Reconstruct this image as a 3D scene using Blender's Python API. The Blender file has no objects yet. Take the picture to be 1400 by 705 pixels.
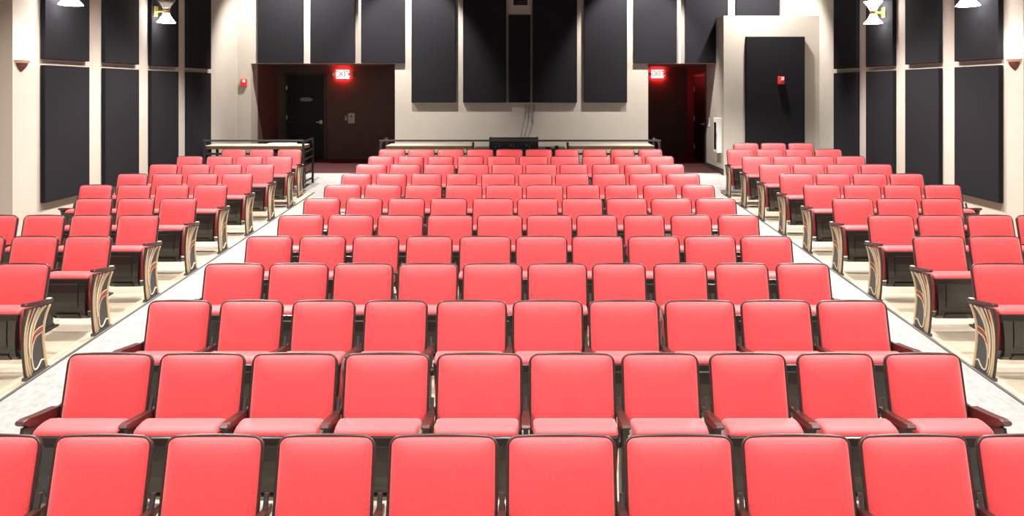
import bpy, bmesh, math
from mathutils import Vector, Matrix

# ------------------------------------------------------------------ camera
F, CX, CY = 963.0, 715.5, 121.0          # focal length and level-horizon point, in pixels of a 1400x705 frame
CAM_Z = 2.618
SLOPE = 0.049                            # raked floor: z = SLOPE * y
scene = bpy.context.scene
COL = scene.collection
cam_d = bpy.data.cameras.new('camera')
cam = bpy.data.objects.new('camera', cam_d)
COL.objects.link(cam)
cam_d.sensor_width = 36.0
cam_d.lens = F / 1400.0 * 36.0
cam_d.shift_x = -(CX - 700.0) / 1400.0
cam_d.shift_y = -(352.5 - CY) / 1400.0
cam.location = (0, 0, CAM_Z)
cam.rotation_euler = (math.pi / 2, 0, 0)
cam_d.clip_start = 0.05
cam_d.clip_end = 100
scene.camera = cam

# ------------------------------------------------------------------ view, world
vs = scene.view_settings
vs.view_transform = 'Standard'
vs.look = 'None'
vs.gamma = 1.0
vs.use_curve_mapping = False
vs.exposure = 0.0
world = bpy.data.worlds.new('world')
scene.world = world
world.use_nodes = True
world.node_tree.nodes['Background'].inputs[0].default_value = (1.0, 0.95, 0.9, 1)
world.node_tree.nodes['Background'].inputs[1].default_value = 0.05

# ------------------------------------------------------------------ house lights (ceiling downlights, out of frame above) and added centre fills
CEIL = 5.6
HOUSE_AND_FILL = []                               # (x, y, watts, cone in degrees)
for y, w in ((0.2, 800), (2.6, 950), (5.0, 1100), (7.4, 1250), (9.8, 1700)):
    for sx in (-3.7, 3.7):
        HOUSE_AND_FILL.append((sx, y, w, 122))
for sx in (-4.0, 4.0):
    HOUSE_AND_FILL.append((sx, 11.4, 2200, 100))
for y, w in ((0.2, 850), (2.6, 650), (5.0, 400), (7.4, 320)):  # added fill spots over the centre block, lifting the middle seats
    HOUSE_AND_FILL.append((0.0, y, w * 1.1, 100))
for x in (-4.9, -2.5, 2.5, 4.9):
    HOUSE_AND_FILL.append((x, 14.65, 1450 if abs(x) < 3 else 1350, 78 if abs(x) < 3 else 112))
FRONT_FILL = [(-3.0, 0.3, 140), (0.0, 0.3, 140), (3.0, 0.3, 140)]   # added unseen fill spots behind the viewer, brightening the first rows
WARM = (1.0, 0.94, 0.86)


def add_lamp(name, kind, loc, watts, size, rot=(0, 0, 0), cone=None, color=WARM):
    d = bpy.data.lights.new(name, kind)
    d.energy = watts
    d.color = color
    if kind == 'AREA':
        d.shape = 'DISK'
        d.size = size
    else:
        d.shadow_soft_size = size
        d.spot_size = math.radians(cone)
        d.spot_blend = 0.45
    o = bpy.data.objects.new(name, d)
    COL.objects.link(o)
    o.location = loc
    o.rotation_euler = rot
    return o


for x, y, w, c in HOUSE_AND_FILL:
    add_lamp('house_and_fill_light', 'SPOT', (x, y, CEIL - 0.03), w, 0.07, (math.radians(0 if y < 14 else (30 if abs(x) < 3 else 33)), 0, 0), cone=c)   # the rear ones tilt to the wall
for x, y, w in FRONT_FILL:
    add_lamp('front_fill_light', 'SPOT', (x, y - 1.5, 5.0), w, 0.12, (math.radians(52), 0, 0), cone=70)


# ------------------------------------------------------------------ helpers
def px(x, Z):
    return (x - CX) * Z / F


def pz(y, Z):
    return CAM_Z - (y - CY) * Z / F


def fl(y):
    return SLOPE * y


def nodes_of(m):
    m.use_nodes = True
    nt = m.node_tree
    return nt, nt.nodes['Principled BSDF']


def mat(name, color, rough=0.6, metal=0.0, spec=0.5, var=0.0, scale=30.0, bump=0.0, bscale=None, sheen=0.0,
        color2=None, stretch=None, detail=4.0, coat=0.0, emit=None, estr=0.0):
    m = bpy.data.materials.new(name)
    nt, b = nodes_of(m)
    b.inputs['Base Color'].default_value = (*color, 1)
    b.inputs['Roughness'].default_value = rough
    b.inputs['Metallic'].default_value = metal
    b.inputs['Specular IOR Level'].default_value = spec
    b.inputs['Sheen Weight'].default_value = sheen
    b.inputs['Coat Weight'].default_value = coat
    if emit:
        b.inputs['Emission Color'].default_value = (*emit, 1)
        b.inputs['Emission Strength'].default_value = estr
    if var or bump or color2:
        tc = nt.nodes.new('ShaderNodeTexCoord')
        mp = nt.nodes.new('ShaderNodeMapping')
        nt.links.new(tc.outputs['Object'], mp.inputs['Vector'])
        if stretch:
            mp.inputs['Scale'].default_value = stretch
        n = nt.nodes.new('ShaderNodeTexNoise')
        n.inputs['Scale'].default_value = scale
        n.inputs['Detail'].default_value = detail
        nt.links.new(mp.outputs['Vector'], n.inputs['Vector'])
        if var or color2:
            r = nt.nodes.new('ShaderNodeValToRGB')
            lo = color2 if color2 else tuple(c * (1 - var) for c in color)
            hi = color if color2 else tuple(min(1, c * (1 + var)) for c in color)
            r.color_ramp.elements[0].position = 0.35
            r.color_ramp.elements[1].position = 0.65
            r.color_ramp.elements[0].color = (*lo, 1)
            r.color_ramp.elements[1].color = (*hi, 1)
            nt.links.new(n.outputs['Fac'], r.inputs['Fac'])
            nt.links.new(r.outputs['Color'], b.inputs['Base Color'])
        if bump:
            n2 = nt.nodes.new('ShaderNodeTexNoise')
            n2.inputs['Scale'].default_value = bscale or scale
            n2.inputs['Detail'].default_value = 2
            nt.links.new(mp.outputs['Vector'], n2.inputs['Vector'])
            bp = nt.nodes.new('ShaderNodeBump')
            bp.inputs['Strength'].default_value = bump
            bp.inputs['Distance'].default_value = 0.01
            nt.links.new(n2.outputs['Fac'], bp.inputs['Height'])
            nt.links.new(bp.outputs['Normal'], b.inputs['Normal'])
    return m


M = {}
M['fabric'] = mat('red_fabric', (0.66, 0.050, 0.060), 0.52, spec=0.5, var=0.18, scale=170, bump=0.12, bscale=420, sheen=0.35)
M['shell'] = mat('black_plastic', (0.022, 0.018, 0.016), 0.35, spec=0.5)
M['piping'] = mat('dark_piping', (0.035, 0.02, 0.018), 0.4)
M['pan'] = mat('gloss_black_pan', (0.018, 0.016, 0.014), 0.22, spec=0.6)
M['wood'] = mat('mahogany', (0.045, 0.012, 0.010), 0.35, spec=0.5, var=0.3, scale=18, stretch=(1, 6, 6))
M['iron'] = mat('dark_iron', (0.03, 0.028, 0.027), 0.45)
M['endpanel'] = mat('end_panel_grey', (0.075, 0.072, 0.072), 0.5)
M['gold'] = mat('antique_gold', (0.66, 0.45, 0.24), 0.4, metal=0.15)
M['cream'] = mat('cream_relief', (0.86, 0.74, 0.54), 0.45)
M['redinlay'] = mat('red_inlay', (0.45, 0.07, 0.05), 0.45)
M['wall'] = mat('beige_paint', (0.445, 0.405, 0.36), 0.85, spec=0.2, var=0.02, scale=3, bump=0.05, bscale=90)
M['walldark'] = mat('dark_brown_paint', (0.105, 0.066, 0.055), 0.8, spec=0.2, var=0.05, scale=4)
M['ceil'] = mat('ceiling_paint', (0.035, 0.034, 0.034), 0.9, var=0.03, scale=3)
M['panel'] = mat('charcoal_fabric', (0.0135, 0.0135, 0.0165), 0.95, spec=0.1, var=0.10, scale=60, bump=0.1, bscale=500)
M['concrete'] = mat('beige_concrete', (0.46, 0.40, 0.31), 0.6, var=0.10, scale=5, bump=0.04, bscale=60, detail=8)
M['carpet'] = mat('aisle_carpet', (0.33, 0.318, 0.314), 0.95, spec=0.1, color2=(0.245, 0.232, 0.234), scale=12.0, stretch=(2.2, 1.2, 1),
                  bump=0.25, bscale=150, detail=9)
M['darkcarpet'] = mat('dark_carpet', (0.055, 0.022, 0.022), 0.95, spec=0.1, var=0.3, scale=40)
M['stage'] = mat('stage_boards', (0.10, 0.07, 0.05), 0.5, var=0.15, scale=8, stretch=(1, 8, 1))
M['door'] = mat('black_door_paint', (0.006, 0.0055, 0.0055), 0.55, spec=0.25)
M['frame'] = mat('dark_door_frame', (0.025, 0.018, 0.016), 0.5)
M['steel'] = mat('satin_steel', (0.6, 0.58, 0.55), 0.3, metal=0.9)
M['plate'] = mat('beige_plate', (0.42, 0.38, 0.34), 0.5)
M['sign'] = mat('grey_sign', (0.20, 0.18, 0.18), 0.5)
M['white'] = mat('white_enamel', (0.8, 0.79, 0.77), 0.45)
M['glassdark'] = mat('dark_glass', (0.01, 0.01, 0.012), 0.08, spec=0.6)
M['alarmred'] = mat('alarm_red', (0.75, 0.035, 0.03), 0.4)
M['lens'] = mat('clear_lens', (0.85, 0.8, 0.8), 0.15)
M['rail'] = mat('black_rail_paint', (0.02, 0.017, 0.017), 0.3)
M['railtop'] = mat('glossy_rail_cap', (0.05, 0.045, 0.042), 0.22, spec=0.7)  # paler and glossier than the rail paint
M['tabletop'] = mat('cream_laminate', (0.62, 0.55, 0.45), 0.35, var=0.03, scale=10)
M['tableedge'] = mat('speckled_wood_edge', (0.26, 0.16, 0.06), 0.55, color2=(0.10, 0.055, 0.02), scale=45)
M['console'] = mat('console_black', (0.012, 0.012, 0.013), 0.4)
M['cable'] = mat('grey_cable', (0.10, 0.085, 0.08), 0.6)
M['base'] = mat('rubber_base', (0.05, 0.042, 0.042), 0.6)
M['bronze'] = mat('bronze_bowl', (0.11, 0.045, 0.03), 0.4, metal=0.2)
M['frost'] = mat('frosted_band', (0.40, 0.24, 0.16), 0.5, emit=(1.0, 0.62, 0.42), estr=0.25)
M['glow'] = mat('lit_glass', (1, 1, 1), 0.5, emit=(1.0, 0.97, 0.92), estr=45)
M['glowlow'] = mat('lit_bowl', (1, 1, 1), 0.5, emit=(1.0, 0.95, 0.88), estr=7)
M['unlit'] = mat('unlit_glass', (0.16, 0.14, 0.12), 0.25)
M['brass'] = mat('brass', (0.75, 0.52, 0.16), 0.3, metal=0.9)
M['exitred'] = mat('exit_red_edge', (0.8, 0.02, 0.02), 0.5, emit=(1.0, 0.03, 0.03), estr=100)
M['exitface'] = mat('exit_lit_face', (1, 0.8, 0.8), 0.5, emit=(1.0, 0.62, 0.60), estr=1.7)
M['exitletter'] = mat('exit_letter', (0.9, 0.05, 0.05), 0.5, emit=(1.0, 0.06, 0.05), estr=1.2)
M['strip'] = mat('dark_metal_strip', (0.16, 0.15, 0.145), 0.4, metal=0.5)


def mesh_from_bm(name, bm, m, smooth=False):
    bmesh.ops.recalc_face_normals(bm, faces=bm.faces)
    me = bpy.data.meshes.new(name)
    bm.to_mesh(me)
    bm.free()
    for k in (m if isinstance(m, (list, tuple)) else [m]):
        me.materials.append(M[k])
    if smooth:
        for p in me.polygons:
            p.use_smooth = True
    return me


def link(name, me, parent=None, loc=(0, 0, 0), rot=(0, 0, 0)):
    o = bpy.data.objects.new(name, me)
    COL.objects.link(o)
    o.location = loc
    o.rotation_euler = rot
    if parent is not None:
        o.parent = parent
    return o


def obj(name, bm, m, parent=None, loc=(0, 0, 0), rot=(0, 0, 0), smooth=False):
    return link(name, mesh_from_bm(name, bm, m, smooth), parent, loc, rot)


def tag(o, label, cat, group=None):
    o['label'] = label
    o['category'] = cat
    if group:
        o['group'] = group
    return o


def structure(o, label=None):
    o['kind'] = 'structure'
    if label:
        o['label'] = label
    return o


def thing(name, label, cat, loc=(0, 0, 0), rot=(0, 0, 0), group=None):
    return tag(link(name, None, None, loc, rot), label, cat, group)


def box(bm, x0, x1, y0, y1, z0, z1, bevel=0.0, seg=2, mi=0):
    v = [bm.verts.new(c) for c in ((x0, y0, z0), (x1, y0, z0), (x1, y1, z0), (x0, y1, z0),
                                   (x0, y0, z1), (x1, y0, z1), (x1, y1, z1), (x0, y1, z1))]
    fs = [bm.faces.new([v[i] for i in f]) for f in ((0, 3, 2, 1), (4, 5, 6, 7), (0, 1, 5, 4), (1, 2, 6, 5), (2, 3, 7, 6), (3, 0, 4, 7))]
    for f in fs:
        f.material_index = mi
    if bevel:
        es = list({e for f in fs for e in f.edges})
        bmesh.ops.bevel(bm, geom=es, offset=bevel, segments=seg, profile=0.5, affect='EDGES')
    return bm


def boxm(*a, **k):
    return box(bmesh.new(), *a, **k)


def prism(bm, pts, axis, a0, a1, taper=None):
    """extrude a polygon of 2-D points along an axis: 'x' pts=(y,z), 'y' pts=(x,z), 'z' pts=(x,y)"""
    def mk(p, a, i):
        if axis == 'x':
            return (a * (taper(p) if taper else 1), p[0], p[1])
        if axis == 'y':
            return (p[0], a, p[1])
        return (p[0], p[1], a)
    r0 = [bm.verts.new(mk(p, a0, i)) for i, p in enumerate(pts)]
    r1 = [bm.verts.new(mk(p, a1, i)) for i, p in enumerate(pts)]
    n = len(pts)
    for i in range(n):
        bm.faces.new((r0[i], r0[(i + 1) % n], r1[(i + 1) % n], r1[i]))
    bm.faces.new(r0)
    bm.faces.new(list(reversed(r1)))
    return bm


def tube(bm, pts, r, n=8, closed=False, mi=0):
    pts = [Vector(p) for p in pts]
    rings = []
    N = len(pts)
    up = Vector((0.123, 0.456, 0.88)).normalized()
    for i, p in enumerate(pts):
        if closed:
            t = pts[(i + 1) % N] - pts[i - 1]
        else:
            t = pts[min(i + 1, N - 1)] - pts[max(i - 1, 0)]
        t.normalize()
        a = t.cross(up)
        if a.length < 1e-4:
            a = t.cross(Vector((1, 0, 0)))
        a.normalize()
        b = t.cross(a)
        rings.append([bm.verts.new(p + r * (math.cos(k * 2 * math.pi / n) * a + math.sin(k * 2 * math.pi / n) * b)) for k in range(n)])
    m = N if closed else N - 1
    for i in range(m):
        A, B = rings[i], rings[(i + 1) % N]
        for k in range(n):
            f = bm.faces.new((A[k], A[(k + 1) % n], B[(k + 1) % n], B[k]))
            f.material_index = mi
    if not closed:
        bm.faces.new(rings[0]).material_index = mi
        bm.faces.new(list(reversed(rings[-1]))).material_index = mi
    return bm


def lathe(bm, prof, n=20, c=(0, 0), half=None, mi=0):
    """revolve (r, z) profile about a vertical axis at c"""
    rings = []
    for r, z in prof:
        rings.append([bm.verts.new((c[0] + r * math.cos(2 * math.pi * k / n), c[1] + r * math.sin(2 * math.pi * k / n), z)) for k in range(n)])
    for A, B in zip(rings, rings[1:]):
        for k in range(n):
            bm.faces.new((A[k], A[(k + 1) % n], B[(k + 1) % n], B[k])).material_index = mi
    bm.faces.new(rings[0]).material_index = mi
    bm.faces.new(list(reversed(rings[-1]))).material_index = mi
    return bm


def spline(pts, n=6):
    """Catmull-Rom through 2-D or 3-D points"""
    P = [Vector(p) for p in pts]
    out = []
    for i in range(len(P) - 1):
        p0, p1, p2, p3 = P[max(i - 1, 0)], P[i], P[i + 1], P[min(i + 2, len(P) - 1)]
        for k in range(n):
            t = k / n
            out.append(0.5 * ((2 * p1) + (p2 - p0) * t + (2 * p0 - 5 * p1 + 4 * p2 - p3) * t * t + (3 * p1 - p0 - 3 * p2 + p3) * t ** 3))
    out.append(P[-1])
    return out


# ------------------------------------------------------------------ room shell
LW, RW, BW = -6.41, 6.37, 15.8            # left wall x, right wall x, back wall y
RL0, RL1 = -6.11, -2.88                   # left door recess x range
RR0, RR1 = 2.80, 4.31                     # right door recess x range
HEAD = 3.18                               # recess ceiling height
RBL, RBR = 17.5, 18.5                     # recess back walls
FRONT = -5.0


def slab(bm, x0, x1, y0, y1, top=0.0, thick=0.1):
    v = []
    for z in (top - thick, top):
        for x, y in ((x0, y0), (x1, y0), (x1, y1), (x0, y1)):
            v.append(bm.verts.new((x, y, fl(y) + z)))
    for f in ((0, 3, 2, 1), (4, 5, 6, 7), (0, 1, 5, 4), (1, 2, 6, 5), (2, 3, 7, 6), (3, 0, 4, 7)):
        bm.faces.new([v[i] for i in f])
    return bm


structure(obj('floor', slab(bmesh.new(), -7.6, 7.6, FRONT, 19.0, 0, 0.3), 'concrete'), 'raked beige concrete floor under the seating')
AL0, AL1, AR0, AR1 = -3.93, -2.62, 2.60, 3.72
bm = bmesh.new()
slab(bm, AL0, AL1, 1.62, 13.3, 0.006, 0.005)
structure(obj('floor_aisle_left', bm, 'carpet'), 'pale mottled carpet along the left aisle')
bm = bmesh.new()
slab(bm, AR0, AR1, 1.62, 13.3, 0.006, 0.005)
structure(obj('floor_aisle_right', bm, 'carpet'), 'pale mottled carpet along the right aisle')
bm = bmesh.new()
slab(bm, LW, RW, 13.3, 15.45, 0.006, 0.005)
structure(obj('floor_cross_aisle', bm, 'carpet'), 'pale mottled carpet of the rear cross aisle')
bm = bmesh.new()
slab(bm, LW, RW, 15.45, 18.9, 0.006, 0.005)
structure(obj('floor_recess', bm, 'darkcarpet'), 'dark carpet in front of the exit doors')
for i, x in enumerate((AL0 - 0.02, AR1 + 0.02)):
    structure(obj('trim_%d' % (i + 1), slab(bmesh.new(), x - 0.013, x + 0.013, 1.7, 13.3, 0.010, 0.010), 'strip'), 'thin dark metal edge strip between aisle carpet and seating floor')

structure(obj('stage_floor', boxm(-7.4, 7.4, FRONT, 1.6, -0.3, 1.0), 'stage'))
structure(obj('ceiling', boxm(-7.6, 7.6, FRONT - 0.1, 19.0, CEIL, CEIL + 0.15), 'ceil'))
structure(obj('wall_front', boxm(-7.6, 7.6, FRONT - 0.2, FRONT, -0.6, CEIL), 'ceil'))

ZP = {-1: 8.84, 1: 8.97}                                 # where the side walls step outwards
for nm, X, s in (('wall_left', LW, -1), ('wall_right', RW, 1)):
    b = bmesh.new()
    x0, x1 = sorted((X, X + s * 0.9))
    box(b, x0, x1, ZP[s], 19.0, -0.2, CEIL)
    x0, x1 = sorted((X + s * 0.22, X + s * 0.9))
    box(b, x0, x1, FRONT, ZP[s], -0.6, CEIL)
    structure(obj(nm, b, 'wall'))

bm = bmesh.new()
TH = 0.3
box(bm, LW, RL0, BW, BW + 0.4, 0.3, CEIL)                # left stub
box(bm, RL0, RL1, BW, BW + TH, HEAD, CEIL)               # header, left recess
box(bm, RL1, RR0, BW, BW + 0.35, 0.3, CEIL)              # centre wall
box(bm, RR0, RR1, BW, BW + TH, HEAD, CEIL)               # header, right recess
box(bm, RR1, RW, BW, BW + 0.8, 0.3, CEIL)                # right part
structure(obj('wall_back', bm, 'wall'))

bm = bmesh.new()
box(bm, LW, RL0, BW + 0.4, RBL + 0.2, 0.3, HEAD)
box(bm, RL0, RL1 + 0.5, RBL, RBL + 0.2, 0.3, HEAD)
box(bm, RL1, RL1 + 0.5, BW + 0.35, RBL, 0.3, HEAD)
box(bm, RL0, RL1 + 0.5, BW + TH, RBL + 0.2, HEAD, HEAD + 0.15)
structure(obj('wall_recess_left', bm, 'walldark'), 'dark brown walls of the left exit recess')
bm = bmesh.new()
box(bm, RR0 - 0.5, RR0, BW + 0.35, RBR, 0.3, HEAD)
box(bm, RR0 - 0.5, RR1 + 0.5, RBR, RBR + 0.2, 0.3, HEAD)
box(bm, RR1, RR1 + 0.5, BW + 0.8, RBR, 0.3, HEAD)
box(bm, RR0 - 0.5, RR1, BW + TH, RBR, HEAD, HEAD + 0.15)
structure(obj('wall_recess_right', bm, 'walldark'), 'dark brown walls of the right exit recess')

# the boxed-out tower in the right rear corner
TF, TT = 15.15, pz(21.5, 15.15)
structure(obj('wall_tower', boxm(RR1, RW, TF, BW, 0.3, TT), 'wall'), 'boxed-out beige corner wall at the right rear')
structure(obj('baseboard_tower', boxm(RR1 - 0.012, RR1, TF - 0.012, BW + 0.8, fl(TF) - 0.05, fl(BW) + 0.11), 'base'))
bm = bmesh.new()
box(bm, RL1, RR0, BW - 0.012, BW, 0.7, fl(BW) + 0.1)
structure(obj('baseboard_back', bm, 'base'))

# projection port in the back wall
w = structure(link('window_1', None, None, (px(711.5, BW), BW, pz(0, BW))))
b = bmesh.new()
ww, wh = 0.16, 0.25
for x0, x1, z0, z1 in ((-ww - .03, -ww, -.12, wh), (ww, ww + .03, -.12, wh), (-ww - .03, ww + .03, -.15, -.12), (-ww - .03, ww + .03, wh, wh + .03)):
    box(b, x0, x1, -0.02, 0.0, z0, z1)
obj('window_frame', b, 'wall', w)
obj('window_pane', boxm(-ww, ww, -0.012, -0.006, -.12, wh), 'glassdark', w)


# ------------------------------------------------------------------ acoustic panels
def acoustic(label, x0, x1, y0, y1, z0, z1, group):
    cx, cy = (x0 + x1) / 2, (y0 + y1) / 2
    o = obj('acoustic_panel', boxm(x0 - cx, x1 - cx, y0 - cy, y1 - cy, 0, z1 - z0, bevel=0.006, seg=1), 'panel', None, (cx, cy, z0))
    return tag(o, label, 'acoustic panel', group)


PT = 0.070                                # side-wall panels
BT = 0.072                                # back-wall panels
GAP = 0.003                               # panels hang just off the wall
ORD = ['first', 'second', 'third', 'fourth', 'fifth', 'sixth', 'seventh', 'eighth', 'ninth', 'tenth', 'eleventh', 'twelfth', 'thirteenth']
SIDE_Y = [(9.34, 10.30), (10.69, 11.63), (12.02, 12.96), (13.33, 14.31)]
for side, X, s in (('left', LW, 1), ('right', RW, -1)):
    x0, x1 = sorted((X + s * GAP, X + s * PT))
    for k, (y0, y1) in enumerate(SIDE_Y):
        which = ['nearest the wall sconce', 'second from the wall sconce', 'third from the wall sconce', 'farthest from the wall sconce'][k]
        acoustic('lower charcoal acoustic panel on the %s wall, %s' % (side, which), x0, x1, y0, y1, 1.10, 2.93, 'lower acoustic panels on the %s wall' % side)
        acoustic('upper charcoal acoustic panel on the %s wall, %s' % (side, which), x0, x1, y0, y1, 3.012, 4.95, 'upper acoustic panels on the %s wall' % side)
BF = BW - BT                               # front face of the back-wall panels
zb1, zb2 = pz(86, BF), pz(140, BF)
for k, (a, b_) in enumerate(((352, 414), (424, 485), (493.5, 553.5))):
    acoustic('%s of three charcoal panels above the left exit recess' % ['leftmost', 'middle', 'rightmost'][k], px(a, BF), px(b_, BF), BF, BW - GAP, zb1, 5.2, 'panels above the left recess')
acoustic('charcoal panel above the right exit sign', px(866, BF), px(925.5, BF), BF, BW - GAP, zb1, 5.2, 'panels above the right recess')
xa, xb, xm = px(937, BF), px(995.5, BF), (RR1 + px(937, BF)) / 2
bm = bmesh.new()                           # notched round the boxed-out corner wall
prism(bm, [(xa - xm, 0), (RR1 - 0.01 - xm, 0), (RR1 - 0.01 - xm, TT + 0.01 - zb1), (xb - xm, TT + 0.01 - zb1), (xb - xm, 5.2 - zb1), (xa - xm, 5.2 - zb1)], 'y', -BT / 2, BT / 2 - GAP)
tag(obj('acoustic_panel', bm, 'panel', None, (xm, BW - BT / 2, zb1)), 'charcoal panel notched round the boxed-out corner wall', 'acoustic panel', 'panels above the right recess')
acoustic('charcoal panel rising behind the boxed-out corner wall', px(1006.5, BF), px(1065.5, BF), BF, BW - GAP, TT + 0.01, 5.2, 'panels above the right recess')
acoustic('long charcoal panel left of the projection port group', px(562.5, BF), px(622.5, BF), BF, BW - GAP, zb2, 5.2, 'long panels on the centre back wall')
acoustic('long charcoal panel right of the projection port group', px(799, BF), px(857.5, BF), BF, BW - GAP, zb2, 5.2, 'long panels on the centre back wall')
acoustic('wide dark panel directly left of the projection port', px(633, BF), px(692, BF), BF, BW - GAP, zb2, 5.2, 'dark panels around the projection port')
acoustic('wide dark panel directly right of the projection port', px(728, BF), px(789, BF), BF, BW - GAP, zb2, 5.2, 'dark panels around the projection port')
acoustic('narrow dark panel hanging below the projection port', px(695.5, BF), px(725, BF), BF + 0.03, BW - GAP, zb2, pz(20, BF), 'dark panels around the projection port')
TPF = TF - 0.10
acoustic('charcoal panel behind the fire alarm on the boxed-out corner wall', px(1020.5, TPF), px(1100.5, TPF), TPF, TF - GAP, 0.98, pz(50, TPF), 'panel on the boxed-out wall')

# ------------------------------------------------------------------ doors
dz = fl(RBL)
d1x0, d1x1 = px(392.5, RBL), px(443.5, RBL)
d = structure(link('door_1', None, None, ((d1x0 + d1x1) / 2, RBL, dz)), 'black door with lever handle in the left recess')
hw = (d1x1 - d1x0) / 2
b = bmesh.new()
for x0, x1, z0, z1 in ((-hw - .06, -hw, 0, 2.12), (hw, hw + .06, 0, 2.12), (-hw - .06, hw + .06, 2.09, 2.15)):
    box(b, x0, x1, -0.03, 0, z0, z1)
obj('door_frame', b, 'frame', d)
obj('door_leaf', boxm(-hw, hw, -0.02, 0.0, 0.01, 2.09), 'door', d)
for z in (0.35, 1.05, 1.78):
    obj('hinge', boxm(-hw - .015, -hw + .015, -0.04, -0.02, z - .05, z + .05), 'steel', d)
b = bmesh.new()
tube(b, [(hw - .08, -0.02, 0.93), (hw - .08, -0.07, 0.93), (hw - .18, -0.075, 0.93)], 0.012)
lathe_bm = bmesh.new()
box(b, hw - .115, hw - .045, -0.03, -0.02, 0.885, 0.975, bevel=0.01)
obj('door_handle', b, 'steel', d)
b = bmesh.new()
pts = [(0.11 * math.cos(t) + (0.05 if math.cos(t) > 0 else -0.05), 1.49 + 0.05 * math.sin(t)) for t in [k * math.pi / 12 + 0.01 for k in range(24)]]
prism(b, [(p[0] + 0.02, p[1]) for p in pts], 'y', -0.028, -0.02)
obj('door_sign', b, 'sign', d)

dz = fl(17.2)
d = structure(link('door_2', None, None, (RR1, 17.15, dz - 0.02)), 'black door seen edge-on in the right recess')
b = bmesh.new()
for y0, y1, z0, z1 in ((-.56, -.5, 0, 2.12), (.5, .56, 0, 2.12), (-.56, .56, 2.09, 2.15)):
    box(b, -0.03, 0, y0, y1, z0, z1)
obj('door_frame', b, 'frame', d)
obj('door_leaf', boxm(-0.02, 0.0, -.5, .5, 0.03, 2.09), 'door', d)
for z in (0.35, 1.05, 1.78):
    obj('hinge', boxm(-0.04, -0.02, .485, .515, z - .06, z + .06), 'steel', d)
b = bmesh.new()
tube(b, [(-0.02, -.42, 0.95), (-0.07, -.42, 0.95), (-0.075, -.30, 0.95)], 0.012)
box(b, -0.03, -0.02, -.455, -.385, 0.905, 0.995, bevel=0.008)
obj('door_handle', b, 'steel', d)


# ------------------------------------------------------------------ exit signs
def text_mesh(s, size, depth):
    cu = bpy.data.curves.new('lettering', 'FONT')
    cu.body = s
    cu.size = size
    cu.extrude = depth
    cu.align_x = 'CENTER'
    cu.align_y = 'CENTER'
    t = bpy.data.objects.new('tmp_text', cu)
    COL.objects.link(t)
    bpy.context.view_layer.update()
    me = bpy.data.meshes.new_from_object(t.evaluated_get(bpy.context.evaluated_depsgraph_get()))
    bpy.data.objects.remove(t)
    return me


letters = text_mesh('EXIT', 0.20, 0.003)
letters.materials.clear()
letters.materials.append(M['exitletter'])


def exit_sign(x, y, z, label, right_head=True):
    t = thing('exit_sign', label, 'exit sign', (x, y, z), group='lit exit signs')
    obj('housing', boxm(-0.155, 0.155, -0.055, 0, -0.105, 0.105, bevel=0.008), 'exitred', t)
    f = obj('sign_face', boxm(-0.145, 0.145, -0.06, -0.054, -0.095, 0.095), 'exitface', t)
    link('lettering', letters, f, (0, -0.062, 0), (math.pi / 2, 0, 0))
    for s in (-1, 1):
        b = bmesh.new()
        lathe(b, [(0.02, -0.05), (0.05, -0.04), (0.055, 0.0), (0.05, 0.03), (0.025, 0.045)], 14)
        o = obj('lamp_head', b, 'white', t, (s * 0.205, -0.04, 0.0), (math.pi / 2, 0, 0), True)
    return t


exit_sign(px(469, RBL), RBL, pz(101.5, RBL), 'lit red exit sign in the left recess, right of the black door')
exit_sign(px(897, RBR) + 0.03, RBR, pz(101, RBR), 'lit red exit sign in the narrow right recess')

# wall plates in the left recess
t = thing('switch_plate', 'beige switch plate on the dark wall below the left exit sign', 'wall switch', (px(480.5, RBL), RBL, pz(161.5, RBL)))
obj('plate', boxm(-0.085, 0.085, -0.012, 0, -0.125, 0.125, bevel=0.005), 'plate', t)
obj('button', boxm(-0.02, 0.02, -0.022, -0.012, 0.02, 0.06), 'exitletter' if False else 'base', t)
t = thing('thermostat', 'small grey box on the dark wall left of the switch plate', 'thermostat', (px(473.5, RBL), RBL, pz(161, RBL)))
obj('body', boxm(-0.03, 0.03, -0.03, 0, -0.06, 0.06, bevel=0.006), 'plate', t)
obj('dial', boxm(-0.015, 0.015, -0.035, -0.03, 0.0, 0.03), 'sign', t)
t = thing('light_switch', 'small white switch beside the right recess door', 'wall switch', (RR1, 16.35, pz(167, 16.35)))
obj('plate', boxm(-0.01, 0, -0.06, 0.06, -0.11, 0.11, bevel=0.003), 'white', t)
obj('toggle', boxm(-0.02, -0.01, -0.02, 0.02, -0.035, 0.035), 'sign', t)

# extinguisher cabinet on the aisle side of the tower
t = thing('extinguisher_cabinet', 'tall white cabinet with dark glass strip on the boxed-out corner wall', 'cabinet', (RR1, 15.45, pz(208.5, 15.4)))
obj('body', boxm(-0.10, 0, -0.16, 0.16, 0, 0.76, bevel=0.012), 'white', t)
obj('glass_strip', boxm(-0.106, -0.098, -0.07, 0.09, 0.07, 0.66), 'glassdark', t)
obj('latch', boxm(-0.115, -0.098, -0.14, -0.11, 0.34, 0.42), 'steel', t)


# fire alarms
def alarm(x, y, z, label, d=0.07):
    t = thing('fire_alarm', label, 'fire alarm', (x, y, z), group='red fire alarms')
    obj('body', boxm(-0.065, 0.065, -d, 0, -0.085, 0.085, bevel=0.012), 'alarmred', t)
    obj('strobe_lens', boxm(-0.01, 0.05, -d - 0.02, -d, 0.0, 0.065, bevel=0.008), 'lens', t)
    obj('grille', boxm(-0.045, 0.045, -d - 0.006, -d, -0.065, -0.015, bevel=0.002, seg=1), 'alarmred', t)


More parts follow.
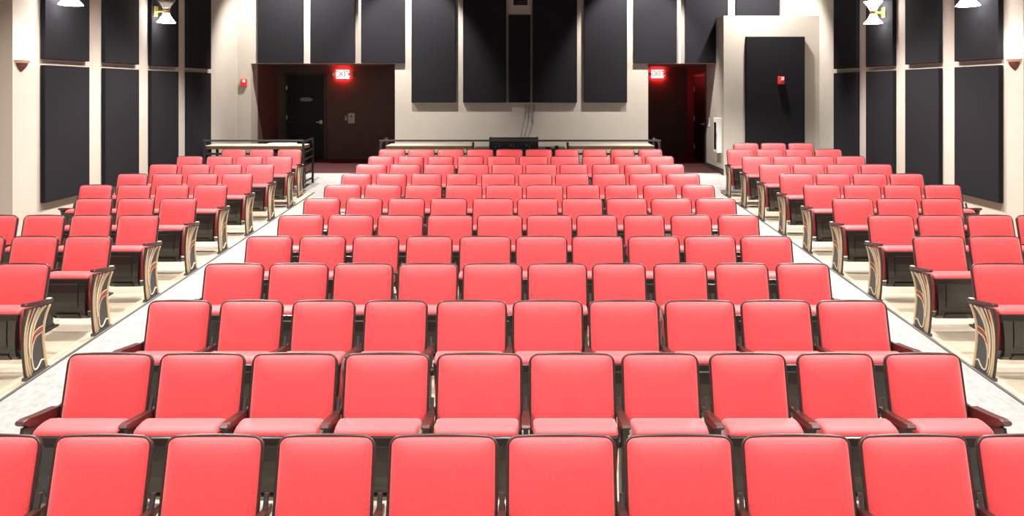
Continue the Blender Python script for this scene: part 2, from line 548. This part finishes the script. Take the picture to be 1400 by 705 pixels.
alarm(px(334, BW), BW, pz(113, BW), 'red fire alarm on the pale wall left of the left recess')
alarm(px(1067, TPF), TPF, pz(110, TPF), 'red fire alarm on the charcoal panel of the corner wall')


# ------------------------------------------------------------------ wall lamps
def bowl_sconce(x, y, z, s, label):
    t = thing('wall_sconce', label, 'wall sconce', (x, y, z), group='half-bowl wall sconces')

    def half(prof, m, name, n=14, rot=None):
        b = bmesh.new()
        rings = []
        for r, zz in prof:
            rings.append([b.verts.new((s * (r * 0.8) * math.sin(math.pi * k / n), r * math.cos(math.pi * k / n), zz)) for k in range(n + 1)])
        for A, B in zip(rings, rings[1:]):
            for k in range(n):
                b.faces.new((A[k], A[k + 1], B[k + 1], B[k]))
        b.faces.new(rings[0])
        b.faces.new(list(reversed(rings[-1])))
        return obj(name, b, m, t, smooth=False)
    half([(0.004, -0.145), (0.04, -0.115), (0.075, -0.07), (0.088, -0.03)], 'bronze', 'bowl')
    half([(0.095, -0.03), (0.118, 0.0), (0.122, 0.01)], 'frost', 'glass_band')
    half([(0.115, 0.011), (0.122, 0.035), (0.10, 0.05)], 'glowlow', 'lit_bowl')
    L = bpy.data.lights.new('sconce_light', 'POINT')
    L.energy = 7
    L.color = (1, 0.93, 0.85)
    L.shadow_soft_size = 0.06
    o = bpy.data.objects.new('sconce_light', L)
    COL.objects.link(o)
    o.parent = t
    o.location = (s * 0.12, 0, 0.20)


bowl_sconce(LW, 8.985, pz(83, 9.0), 1, 'glowing half-bowl sconce with bronze base on the left wall')
bowl_sconce(RW, 9.12, pz(81, 9.05), -1, 'glowing half-bowl sconce with bronze base on the right wall')


def updown_lamp(x, y, z, s, label, upper=True):
    t = thing('wall_lamp', label, 'wall lamp', (x, y, z), group='hourglass wall lamps on the upper panels')
    obj('back_plate', boxm(*sorted((0, s * 0.02)), -0.06, 0.06, -0.09, 0.09, bevel=0.004), 'brass', t)
    b = bmesh.new()
    tube(b, [(s * 0.01, 0, 0), (s * 0.17, 0, 0)], 0.018)
    obj('bracket', b, 'brass', t)
    b = bmesh.new()
    lathe(b, [(0.055, -0.035), (0.06, -0.02), (0.045, 0), (0.06, 0.02), (0.055, 0.035)], 16, (s * 0.19, 0))
    obj('neck', b, 'brass', t, smooth=True)
    b = bmesh.new()
    lathe(b, [(0.05, -0.035), (0.07, -0.08), (0.10, -0.13), (0.15, -0.19), (0.12, -0.195)], 20, (s * 0.19, 0))
    obj('lower_shade', b, 'glow', t, smooth=True)
    b = bmesh.new()
    lathe(b, [(0.05, 0.035), (0.07, 0.08), (0.10, 0.13), (0.15, 0.19), (0.12, 0.195)], 20, (s * 0.19, 0))
    obj('upper_shade', b, 'glow' if upper else 'unlit', t, smooth=True)


XP = LW + PT
XQ = RW - PT
for x, s, yy, lab, up in ((XP, 1, 9.57, 'bright hourglass lamp on the left wall panel above the sconce', True),
                          (XP, 1, 12.13, 'hourglass lamp on the left wall panel with its upper shade dark', False),
                          (XQ, -1, 9.68, 'bright hourglass lamp on the right wall panel above the sconce', True),
                          (XQ, -1, 12.30, 'bright hourglass lamp with both shades lit on the right wall', True)):
    updown_lamp(x, yy, 3.945, s, lab, up)

# ------------------------------------------------------------------ theatre seats
PW, PN, BWD, BND = 0.548, 0.520, 0.508, 0.457     # seat pitch and back width, wide and narrow
RECL = math.atan2(0.105, 0.44)
BACK_H = 0.455


def outline(w, h, r, arch, inset=0.0, n=6):
    """rounded rectangle with an arched top, in (x, v); v = 0 at the bottom"""
    hw, v0, v1 = w / 2 - inset, inset, h - inset
    rr = max(r - inset, 0.004)
    pts = []
    for cx, cv, a0 in ((hw - rr, v0 + rr, -90), (hw - rr, v1 - rr, 0), (-hw + rr, v1 - rr, 90), (-hw + rr, v0 + rr, 180)):
        for k in range(n + 1):
            a = math.radians(a0 + 90 * k / n)
            pts.append((cx + rr * math.cos(a), cv + rr * math.sin(a)))
        if a0 == 0:
            for k in range(1, 8):
                pts.append((hw - rr - (2 * hw - 2 * rr) * k / 8, v1))
    out = []
    for x, v in pts:
        a = arch * (1 - (2 * x / w) ** 2) if v > h * 0.6 else 0
        out.append((x, v + a - (arch if v > h * 0.6 else 0)))
    return out


def on_back(x, v, d):
    """back coordinates -> chair coordinates; d = distance out of the back towards the front"""
    # back plane: top (y=0, z=0.84), leaning back
    c, s = math.cos(RECL), math.sin(RECL)
    y = -(BACK_H - v) * s - d * c
    z = 0.838 - (BACK_H - v) * c + d * s * 1.0
    return (x, y, z)


def back_cushion_mesh(w):
    bm = bmesh.new()
    o = outline(w, BACK_H, 0.05, 0.010, 0.010)
    h2 = BACK_H / 2
    rings = [[bm.verts.new(on_back(x, v, 0.0)) for x, v in o]]
    for k in (1.0, 0.985, 0.96, 0.92, 0.86, 0.77, 0.64, 0.46, 0.24):
        ring = []
        for x, v in o:
            X, V = x * k / (w / 2 - 0.010), (v - h2) * k / (h2 - 0.010)
            fx = max(0.0, 1 - abs(X) ** 5) ** 0.5
            fv = max(0.0, 1 - abs(V) ** (3.2 if V > 0 else 5)) ** 0.5
            ring.append(bm.verts.new(on_back(x * k, h2 + (v - h2) * k, 0.010 + 0.046 * fx * fv)))
        rings.append(ring)
    n = len(o)
    for A, B in zip(rings, rings[1:]):
        for k in range(n):
            bm.faces.new((A[k], A[(k + 1) % n], B[(k + 1) % n], B[k]))
    c = bm.verts.new(on_back(0, h2, 0.056))
    for k in range(n):
        bm.faces.new((rings[-1][k], rings[-1][(k + 1) % n], c))
    return mesh_from_bm('back_cushion', bm, 'fabric', True)


def back_piping_mesh(w):
    bm = bmesh.new()
    tube(bm, [on_back(x, v, 0.012) for x, v in outline(w, BACK_H, 0.05, 0.010, 0.006)], 0.0085, 6, True)
    return mesh_from_bm('piping', bm, 'piping', True)


def back_shell_mesh(w):
    bm = bmesh.new()
    rings = []
    for inset, d in ((0.006, 0.008), (0.003, 0.0), (0.006, -0.012), (0.03, -0.022)):
        rings.append([bm.verts.new(on_back(x, v, d)) for x, v in outline(w, BACK_H, 0.05, 0.010, inset)])
    n = len(rings[0])
    for A, B in zip(rings, rings[1:]):
        for k in range(n):
            bm.faces.new((A[k], A[(k + 1) % n], B[(k + 1) % n], B[k]))
    bm.faces.new(rings[0])
    bm.faces.new(rings[-1])
    # brackets reaching down to the standards
    for s in (-1, 1):
        x = s * (w / 2 - 0.012)
        tube(bm, [on_back(x, 0.10, -0.012), on_back(x, -0.03, -0.012)], 0.011, 6)
    return mesh_from_bm('backrest', bm, 'shell')


def seat_cushion_mesh(w):
    """tip-up seat, folded: the cushion's nose points up"""
    bm = bmesh.new()
    prof = [(-0.425, 0.535), (-0.428, 0.556), (-0.415, 0.572), (-0.385, 0.582), (-0.33, 0.586), (-0.295, 0.582), (-0.272, 0.565),
            (-0.262, 0.53), (-0.255, 0.40), (-0.25, 0.26), (-0.28, 0.22), (-0.34, 0.22), (-0.40, 0.40)]
    hw = (w - 0.045) / 2
    xs = [(-1.0, 0.90), (-0.985, 0.955), (-0.94, 0.99), (-0.86, 1.0), (-0.4, 1.004), (0, 1.006), (0.4, 1.004), (0.86, 1.0), (0.94, 0.99), (0.985, 0.955), (1.0, 0.90)]
    cy, cz = -0.34, 0.42
    rings = [[bm.verts.new((hw * u, cy + (y - cy) * k, cz + (z - cz) * k)) for y, z in prof] for u, k in xs]
    n = len(prof)
    for A, B in zip(rings, rings[1:]):
        for k in range(n):
            bm.faces.new((A[k], A[(k + 1) % n], B[(k + 1) % n], B[k]))
    bm.faces.new(rings[0])
    bm.faces.new(list(reversed(rings[-1])))
    return mesh_from_bm('seat_cushion', bm, 'fabric', True)


def seat_pan_mesh(w):
    bm = bmesh.new()
    front = [(-0.425, 0.548), (-0.44, 0.54), (-0.445, 0.50), (-0.442, 0.42), (-0.432, 0.33), (-0.412, 0.245), (-0.388, 0.190), (-0.345, 0.152), (-0.28, 0.140), (-0.235, 0.145)]
    back = [(-0.235, 0.18), (-0.28, 0.175), (-0.33, 0.185), (-0.37, 0.225), (-0.395, 0.30), (-0.41, 0.40), (-0.42, 0.50)]
    prof = front + back
    hw = (w - 0.035) / 2

    def wid(z):                       # the pan narrows towards its bottom
        t = max(0.0, min(1.0, (0.55 - z) / 0.38))
        return 1.0 - 0.16 * t - 0.07 * t * t
    xs = (-1, -0.96, -0.5, 0, 0.5, 0.96, 1)
    rings = []
    for u in xs:
        e = 0.012 if abs(u) == 1 else 0.0
        rings.append([bm.verts.new((hw * wid(z) * u, y + (e if i < len(front) else 0), z)) for i, (y, z) in enumerate(prof)])
    n = len(prof)
    for A, B in zip(rings, rings[1:]):
        for k in range(n):
            bm.faces.new((A[k], A[(k + 1) % n], B[(k + 1) % n], B[k]))
    bm.faces.new(rings[0])
    bm.faces.new(list(reversed(rings[-1])))
    # raised centre field with a step round it
    fld = [(-0.447, 0.505), (-0.452, 0.495), (-0.451, 0.42), (-0.441, 0.33), (-0.424, 0.275), (-0.414, 0.268), (-0.43, 0.34), (-0.438, 0.42)]
    prism(bm, fld, 'x', -hw * 0.62, hw * 0.62, lambda p: wid(p[1]))
    # bottom ledge
    prism(bm, [(-0.405, 0.215), (-0.408, 0.205), (-0.36, 0.155), (-0.35, 0.17)], 'x', -hw * 0.62, hw * 0.62, lambda p: wid(p[1]))
    return mesh_from_bm('seat_pan', bm, 'pan')


def arm_top(y):
    return 0.535 + (-0.05 - y) / 0.35 * 0.055


def armrest_mesh(w=0.048, deep=0.0):
    bm = bmesh.new()
    prof = [(-0.045, arm_top(-0.045)), (-0.12, arm_top(-0.12) - 0.004), (-0.25, arm_top(-0.25) - 0.004), (-0.345, arm_top(-0.345)), (-0.38, arm_top(-0.38) - 0.004),
            (-0.39, arm_top(-0.385) - 0.016), (-0.38, arm_top(-0.385) - 0.03), (-0.345, arm_top(-0.345) - 0.034 - 0.3 * deep), (-0.20, arm_top(-0.20) - 0.042 - deep), (-0.05, arm_top(-0.05) - 0.036 - deep)]
    prism(bm, prof, 'x', -w / 2, w / 2)
    bmesh.ops.bevel(bm, geom=[e for e in bm.edges if abs(e.verts[0].co.x - e.verts[1].co.x) < 1e-6], offset=0.006, segments=2, profile=0.5, affect='EDGES')
    if not deep:
        for v in bm.verts:               # slimmer where it runs between the backs
            if v.co.y > -0.16:
                v.co.x *= 0.66
    return mesh_from_bm('armrest', bm, 'wood', False)


def standard_mesh():
    bm = bmesh.new()
    prof = [(-0.36, 0.555), (-0.08, 0.51), (-0.11, 0.42), (-0.16, 0.30), (-0.17, 0.05), (-0.14, 0.012), (-0.14, 0.0), (-0.33, 0.0), (-0.33, 0.012), (-0.29, 0.05), (-0.285, 0.30), (-0.31, 0.42)]
    prism(bm, prof, 'x', -0.014, 0.014)
    box(bm, -0.03, 0.03, -0.35, -0.11, -0.012, 0.012)
    # hinge boss and the bracket for the back
    bm2 = bmesh.new()
    tube(bm, [(-0.036, -0.20, 0.40), (0.036, -0.20, 0.40)], 0.03, 10)
    tube(bm, [(0, -0.13, 0.45), (0, -0.075, 0.60)], 0.012, 6)
    bm2.free()
    return mesh_from_bm('standard', bm, 'iron')


END_FRONT = spline([(-0.365, 0.0), (-0.385, 0.12), (-0.400, 0.28), (-0.393, 0.42), (-0.362, 0.556)], 5)
END_BACK = spline([(-0.105, 0.0), (-0.128, 0.12), (-0.148, 0.28), (-0.125, 0.42), (-0.07, 0.512)], 5)


def end_point(u, v, x):
    i = v * (len(END_FRONT) - 1)
    k = min(int(i), len(END_FRONT) - 2)
    t = i - k
    a = END_FRONT[k].lerp(END_FRONT[k + 1], t)
    b = END_BACK[k].lerp(END_BACK[k + 1], t)
    p = a.lerp(b, u)
    return (x, p.x, p.y)


def end_panel_mesh(s):
    bm = bmesh.new()
    prism(bm, [tuple(p) for p in END_FRONT] + [tuple(p) for p in reversed(END_BACK)], 'x', -0.010, 0.010)
    # dark rounded front edge and foot plate
    box(bm, -0.022, 0.022, -0.375, -0.10, -0.018, 0.006)
    for f in bm.faces:
        f.material_index = 0
    tube(bm, [(0, p.x + 0.004, p.y) for p in END_FRONT], 0.0105, 8, mi=1)
    return mesh_from_bm('end_panel', bm, ['endpanel', 'iron'])


STRIPES = [  # (material, radius, points in panel (u, v)); u: front to back, v: bottom to top
    ('gold', 0.0100, [(0.10, 0.02), (0.075, 0.20), (0.075, 0.45), (0.10, 0.72), (0.17, 0.98)]),
    ('cream', 0.0075, [(0.21, 0.02), (0.155, 0.22), (0.155, 0.48), (0.21, 0.75), (0.34, 0.98)]),
    ('cream', 0.0100, [(0.27, 0.30), (0.27, 0.50), (0.34, 0.74), (0.50, 0.98)]),
    ('gold', 0.0100, [(0.33, 0.36), (0.36, 0.58), (0.46, 0.80), (0.64, 0.98)]),
    ('cream', 0.0100, [(0.36, 0.50), (0.46, 0.70), (0.60, 0.86), (0.78, 0.98)]),
    ('cream', 0.0075, [(0.86, 0.17), (0.74, 0.19), (0.60, 0.13), (0.46, 0.09), (0.36, 0.13), (0.34, 0.30), (0.42, 0.44), (0.58, 0.53), (0.86, 0.56)]),
    ('gold', 0.0075, [(0.28, 0.06), (0.23, 0.22), (0.27, 0.40), (0.40, 0.55), (0.58, 0.62), (0.86, 0.64)]),
    ('gold', 0.0100, [(0.90, 0.0), (0.90, 0.30), (0.88, 0.60), (0.92, 0.99)]),
    ('cream', 0.0065, [(0.97, 0.0), (0.97, 0.30), (0.96, 0.60), (0.985, 0.99)]),
]


def relief_mesh(s):
    bm = bmesh.new()
    for m, r, uv in STRIPES:
        pts = [end_point(p.x, p.y, s * 0.009) for p in spline([((a - 0.02) * 1.045 if a < 0.7 else a, b) for a, b in uv], 4)]
        tube(bm, pts, r, 6, mi=0 if m == 'gold' else 1)
    return mesh_from_bm('scroll_relief', bm, ['gold', 'cream'], True)


def inlay_mesh(s):
    bm = bmesh.new()
    for uv, r in (([(0.42, 0.49), (0.56, 0.575), (0.72, 0.60), (0.86, 0.60)], 0.011),
                  ([(0.175, 0.55), (0.19, 0.72), (0.26, 0.95)], 0.006),
                  ([(0.935, 0.05), (0.935, 0.3), (0.925, 0.55)], 0.006)):
        tube(bm, [end_point(p.x, p.y, s * 0.008) for p in spline(uv, 4)], r, 6)
    return mesh_from_bm('red_inlay', bm, 'redinlay', True)


MESH = {}
for k, w in (('W', BWD), ('N', BND)):
    MESH['cushion' + k] = back_cushion_mesh(w)
    MESH['piping' + k] = back_piping_mesh(w)
    MESH['shell' + k] = back_shell_mesh(w)
    MESH['seat' + k] = seat_cushion_mesh(w)
    MESH['pan' + k] = seat_pan_mesh(w)
MESH['arm'] = armrest_mesh()
MESH['endarm'] = armrest_mesh(0.052, 0.035)
MESH['standard'] = standard_mesh()
for s in (-1, 1):
    MESH['end%d' % s] = end_panel_mesh(s)
    MESH['relief%d' % s] = relief_mesh(s)
    MESH['inlay%d' % s] = inlay_mesh(s)
MESH['plate'] = mesh_from_bm('row_plate', boxm(-0.016, 0.016, -0.10, -0.065, arm_top(-0.08) - 0.003, arm_top(-0.08) + 0.004), 'tabletop')


def seat(x, y, kind, left, right, label, group):
    """left/right: None, ('mid', dx) or ('end', dx, facing)"""
    t = thing('theater_seat', label, 'theater seat', (x, y, fl(y)), group=group)
    bk = link('backrest', MESH['shell' + kind], t)
    link('back_cushion', MESH['cushion' + kind], bk)
    link('piping', MESH['piping' + kind], bk)
    link('seat_cushion', MESH['seat' + kind], t, (0, 0.062, -0.030))
    link('seat_pan', MESH['pan' + kind], t, (0, 0.062, -0.030))
    for e in (left, right):
        if not e:
            continue
        if e[0] == 'mid':
            link('armrest', MESH['arm'], t, (e[1], 0, 0))
            link('standard', MESH['standard'], t, (e[1], 0, 0))
        else:
            a = link('armrest', MESH['endarm' if group.startswith('centre') else 'arm'], t, (e[1], 0, 0.02))
            link('row_plate', MESH['plate'], a)
            p = link('end_panel', MESH['end%d' % e[2]], t, (e[1], 0, 0))
            link('scroll_relief', MESH['relief%d' % e[2]], p)
            link('red_inlay', MESH['inlay%d' % e[2]], p)
    return t


def row(y, kinds, x_left, labels, group, ends):
    """seats from left to right; ends = (left, right): 'end', 'mid' or None"""
    edges = []
    x = x_left
    for k in kinds:
        b, p = (BWD, PW) if k == 'W' else (BND, PN)
        edges.append((x, x + b))
        x += p
    n = len(kinds)
    for i, k in enumerate(kinds):
        a, b = edges[i]
        c = (a + b) / 2
        if i + 1 < n:
            r = ('mid', (b + edges[i + 1][0]) / 2 - c)
        else:
            r = None if ends[1] is None else (ends[1], b + 0.03 - c, 1)
        l = None
        if i == 0 and ends[0]:
            l = (ends[0], a - 0.03 - c, -1)
        seat(c, y, k, l, r, labels[i], group)


Y0, DY = 3.31, 0.8986
for n in range(12):
    y = Y0 + DY * n
    kinds = 'NNNNWWWWWW' if n % 2 == 0 else 'WWWWWWNNNN'
    rown = 'front row' if n == 0 else ('back row' if n == 11 else ORD[n] + ' row from the front')
    labs = []
    for i in range(10):
        pos = ('leftmost' if i == 0 else ORD[i] + ' from left') if i < 5 else ('rightmost' if i == 9 else ORD[9 - i] + ' from right')
        labs.append('red tip-up theater seat, %s, %s, centre block' % (pos, rown))
    row(y, kinds, -2.706, labs, 'centre block seats', ('end', 'end'))

# side blocks: (row number, seats shown, aisle-edge shift)
LEFT = [(3, 2, 0), (4, 3, 0), (5, 4, 0), (6, 3, 0), (7, 4, 0), (8, 4, 0), (9, 4, 0), (10, 4, 0), (11, 3, 0.12)]
for q, (n, cnt, sh) in enumerate(LEFT):
    y = Y0 + DY * n
    x_left = -4.02 - sh - BND - (cnt - 1) * PN
    rown = 'frontmost row in view' if q == 0 else ('last row by the railing' if q == len(LEFT) - 1 else ORD[q] + ' row in view')
    labs = []
    for i in range(cnt):
        k = cnt - 1 - i
        pos = 'on the aisle' if k == 0 else ORD[k] + ' from aisle'
        labs.append('red tip-up theater seat, %s, %s, left block' % (pos, rown))
    row(y, 'N' * cnt, x_left, labs, 'left block seats', ('mid', 'end'))
RIGHT = [(3, 1, 0), (4, 2, 0), (5, 4, 0), (6, 3, 0), (7, 4, 0), (8, 4, 0), (9, 4, 0), (10, 4, 0), (11, 4, 0), (12, 3, 0.39)]
for q, (n, cnt, sh) in enumerate(RIGHT):
    y = Y0 + DY * n
    rown = 'frontmost row in view' if q == 0 else ('last row by the corner wall' if q == len(RIGHT) - 1 else ORD[q] + ' row in view')
    labs = []
    for k in range(cnt):
        pos = 'on the aisle' if k == 0 else ORD[k] + ' from aisle'
        labs.append('red tip-up theater seat, %s, %s, right block' % (pos, rown))
    row(y, 'W' * cnt, 3.80 + sh, labs, 'right block seats', ('end', 'mid'))

# ------------------------------------------------------------------ rear railings, tables, console
RY = 13.68


def railing(name, label, x0, x1, y0, y1, posts, returns):
    t = thing(name, label, 'railing', ((x0 + x1) / 2, y0, fl(y0)))
    cx = (x0 + x1) / 2
    H = 0.955
    b = bmesh.new()
    box(b, x0 - cx, x1 - cx, -0.022, 0.022, H - 0.036, H, bevel=0.005, seg=1)
    obj('top_rail', b, 'railtop', t)
    obj('bottom_rail', boxm(x0 - cx + 0.02, x1 - cx - 0.02, -0.015, 0.015, 0.66, 0.70), 'rail', t)
    for x in posts:
        obj('post', boxm(x - cx - 0.02, x - cx + 0.02, -0.02, 0.02, -0.02, H - 0.045), 'rail', t)
    for x in returns:
        L = y1 - y0
        for k, z in enumerate((0.12, 0.27, 0.42, 0.56, 0.70, 0.905)):
            b = bmesh.new()
            tube(b, [(x - cx, 0.0, z), (x - cx, L, z + SLOPE * L)], 0.016 if k < 5 else 0.022, 6)
            obj('side_bar', b, 'rail', t)
        obj('end_post', boxm(x - cx - 0.018, x - cx + 0.018, L - 0.018, L + 0.018, fl(L) - 0.02, 0.905 + fl(L)), 'rail', t)
    return t


railing('guard_railing', 'black guard railing behind the last row of the left block', px(278, RY), px(416, RY), RY, RY + 0.62,
        [px(278, RY) + .02, px(416, RY) - .02], [px(416, RY) - .02])
railing('guard_railing', 'long black railing behind the back row of the centre block', px(519, RY), px(903.5, RY), RY, RY + 0.62,
        [px(519, RY) + .02, px(647, RY), px(776, RY), px(903, RY) - .02], [px(519, RY) + .02, px(903, RY) - .02])


def work_table(label, x0, x1, y0, y1, ztop):
    cx = (x0 + x1) / 2
    yc = (y0 + y1) / 2
    z0 = fl(yc)
    t = thing('work_table', label, 'table', (cx, yc, z0), group='tables behind the railings')
    hx, hy, h = (x1 - x0) / 2, (y1 - y0) / 2, ztop - z0
    tp = obj('table_top', boxm(-hx, hx, -hy, hy, h - 0.012, h), 'tabletop', t)
    obj('table_edge', boxm(-hx, hx, -hy - 0.004, hy + 0.004, h - 0.07, h - 0.012), 'tableedge', tp)
    for sx in (-1, 1):
        for sy in (-1, 1):
            x, y = sx * (hx - 0.08), sy * (hy - 0.08)
            obj('leg', boxm(x - 0.02, x + 0.02, y - 0.02, y + 0.02, SLOPE * y, h - 0.055), 'rail', t)


TZ = 1.500
work_table('cream table behind the left block railing', px(283, 13.9), px(416, 13.9), 13.78, 14.26, TZ)
work_table('cream table behind the centre railing, left of the console', px(529, 13.9), px(645, 13.9), 13.78, 14.35, TZ)
work_table('cream table behind the centre railing, right of the console', px(778, 13.9), px(893, 13.9), 13.78, 14.35, TZ)
tag(obj('table_mat', boxm(-0.26, 0.26, -0.15, 0.15, 0, 0.03, bevel=0.008), 'white', None, (px(386, 14.05), 14.02, TZ)), 'pale flat case lying on the left table behind the railing', 'case')

cxx = px(711, 14.0)
zt = TZ - 0.06
t = thing('console_desk', 'low black desk carrying the mixing console between the cream tables', 'desk', (cxx, 14.05, fl(14.05)))
hx = (px(776, 13.9) - px(647, 13.9)) / 2 - 0.03
h = zt - fl(14.05)
obj('desk_top', boxm(-hx, hx, -0.27, 0.3, h - 0.05, h), 'console', t)
for sx in (-1, 1):
    obj('side_panel', boxm(*sorted((sx * hx, sx * (hx - 0.03))), -0.24, 0.27, -0.03, h - 0.05), 'console', t)
obj('back_panel', boxm(-hx + 0.03, hx - 0.03, 0.2, 0.22, 0.1, h - 0.05), 'console', t)

t = thing('mixing_console', 'black mixing console standing on the desk behind the centre railing', 'mixing console', (px(702.5, 13.85), 13.95, zt))
t.scale = (1, 1, 0.88)
hw = (735.5 - 670) / 2 * 13.9 / F
b = bmesh.new()
prism(b, [(-0.14, 0.0), (-0.14, 0.16), (-0.11, 0.235), (-0.02, 0.245), (0.14, 0.14), (0.16, 0.0)], 'x', -hw, hw)
body = obj('body', b, 'console', t)
for s in (-1, 1):
    obj('end_cheek', boxm(*sorted((s * (hw - 0.025), s * (hw + 0.01))), -0.15, 0.17, 0, 0.25, bevel=0.01), 'rail', t)
for k, x in enumerate((-0.36, -0.28, -0.06, 0.0, 0.08, 0.25, 0.31)):
    b = bmesh.new()
    tube(b, [(x, -0.14, 0.045 + 0.012 * (k % 3)), (x, -0.155, 0.045 + 0.012 * (k % 3))], 0.012, 8)
    obj('jack', b, 'steel', t)
for z in (0.10, 0.13):
    obj('vent_slot', boxm(-hw + 0.1, hw - 0.1, -0.146, -0.14, z, z + 0.008), 'rail', t)
for k, (xp, wdt, hgt) in enumerate(((761, 0.07, 0.055), (749, 0.10, 0.03))):
    o = thing('audio_box', ['small black box on the console desk by the right railing post', 'flat black box on the console desk beside the mixer'][k], 'box', (px(xp, 13.9), 13.88, zt))
    obj('body', boxm(-wdt / 2, wdt / 2, -0.05, 0.05, 0, hgt, bevel=0.005), 'console', o)
    obj('knob', boxm(-0.012, 0.012, -0.06, -0.05, hgt * 0.3, hgt * 0.7), 'rail', o)

# loose cables between the panel group and the console
CB = BW - 0.02
for k, pts in enumerate(([(719, 148), (717, 163), (714, 178), (711.5, 190)],
                         [(723.5, 148), (722.5, 165), (719.5, 178), (715.5, 190)],
                         [(730, 150), (728.5, 160), (728, 172), (723, 186), (720, 192)])):
    P = []
    m = len(pts)
    for i, (a, b_) in enumerate([(pts[0][0], 143)] + pts):
        Y = CB if i < m - 1 else CB - 0.25
        P.append((px(a, Y), Y, pz(b_, Y)))
    P.append((P[-1][0] - 0.02, 15.0, 1.52))
    P.append((P[-1][0] - 0.02, 14.3, 1.50 + 0.02 * k))
    b = bmesh.new()
    tube(b, spline(P, 5), 0.0075, 5)
    tag(obj('cable', b, 'cable', smooth=True), ['leftmost grey cable hanging from the panels to the console', 'middle grey cable hanging from the panels to the console', 'rightmost slack grey cable hanging from the panels to the console'][k], 'cable', 'cables down to the console')

# ------------------------------------------------------------------ ceiling rings at the house lights and added centre fills (above the frame)
b = bmesh.new()
lathe(b, [(0.16, -0.012), (0.19, -0.012), (0.19, 0.0), (0.16, 0.0)], 20)
ringm = mesh_from_bm('downlight_ring', b, 'white')
for k, (x, y, wt, cone) in enumerate(HOUSE_AND_FILL):
    o = structure(link('ceiling_downlight_ring', ringm, None, (x, y, CEIL - 0.0)))
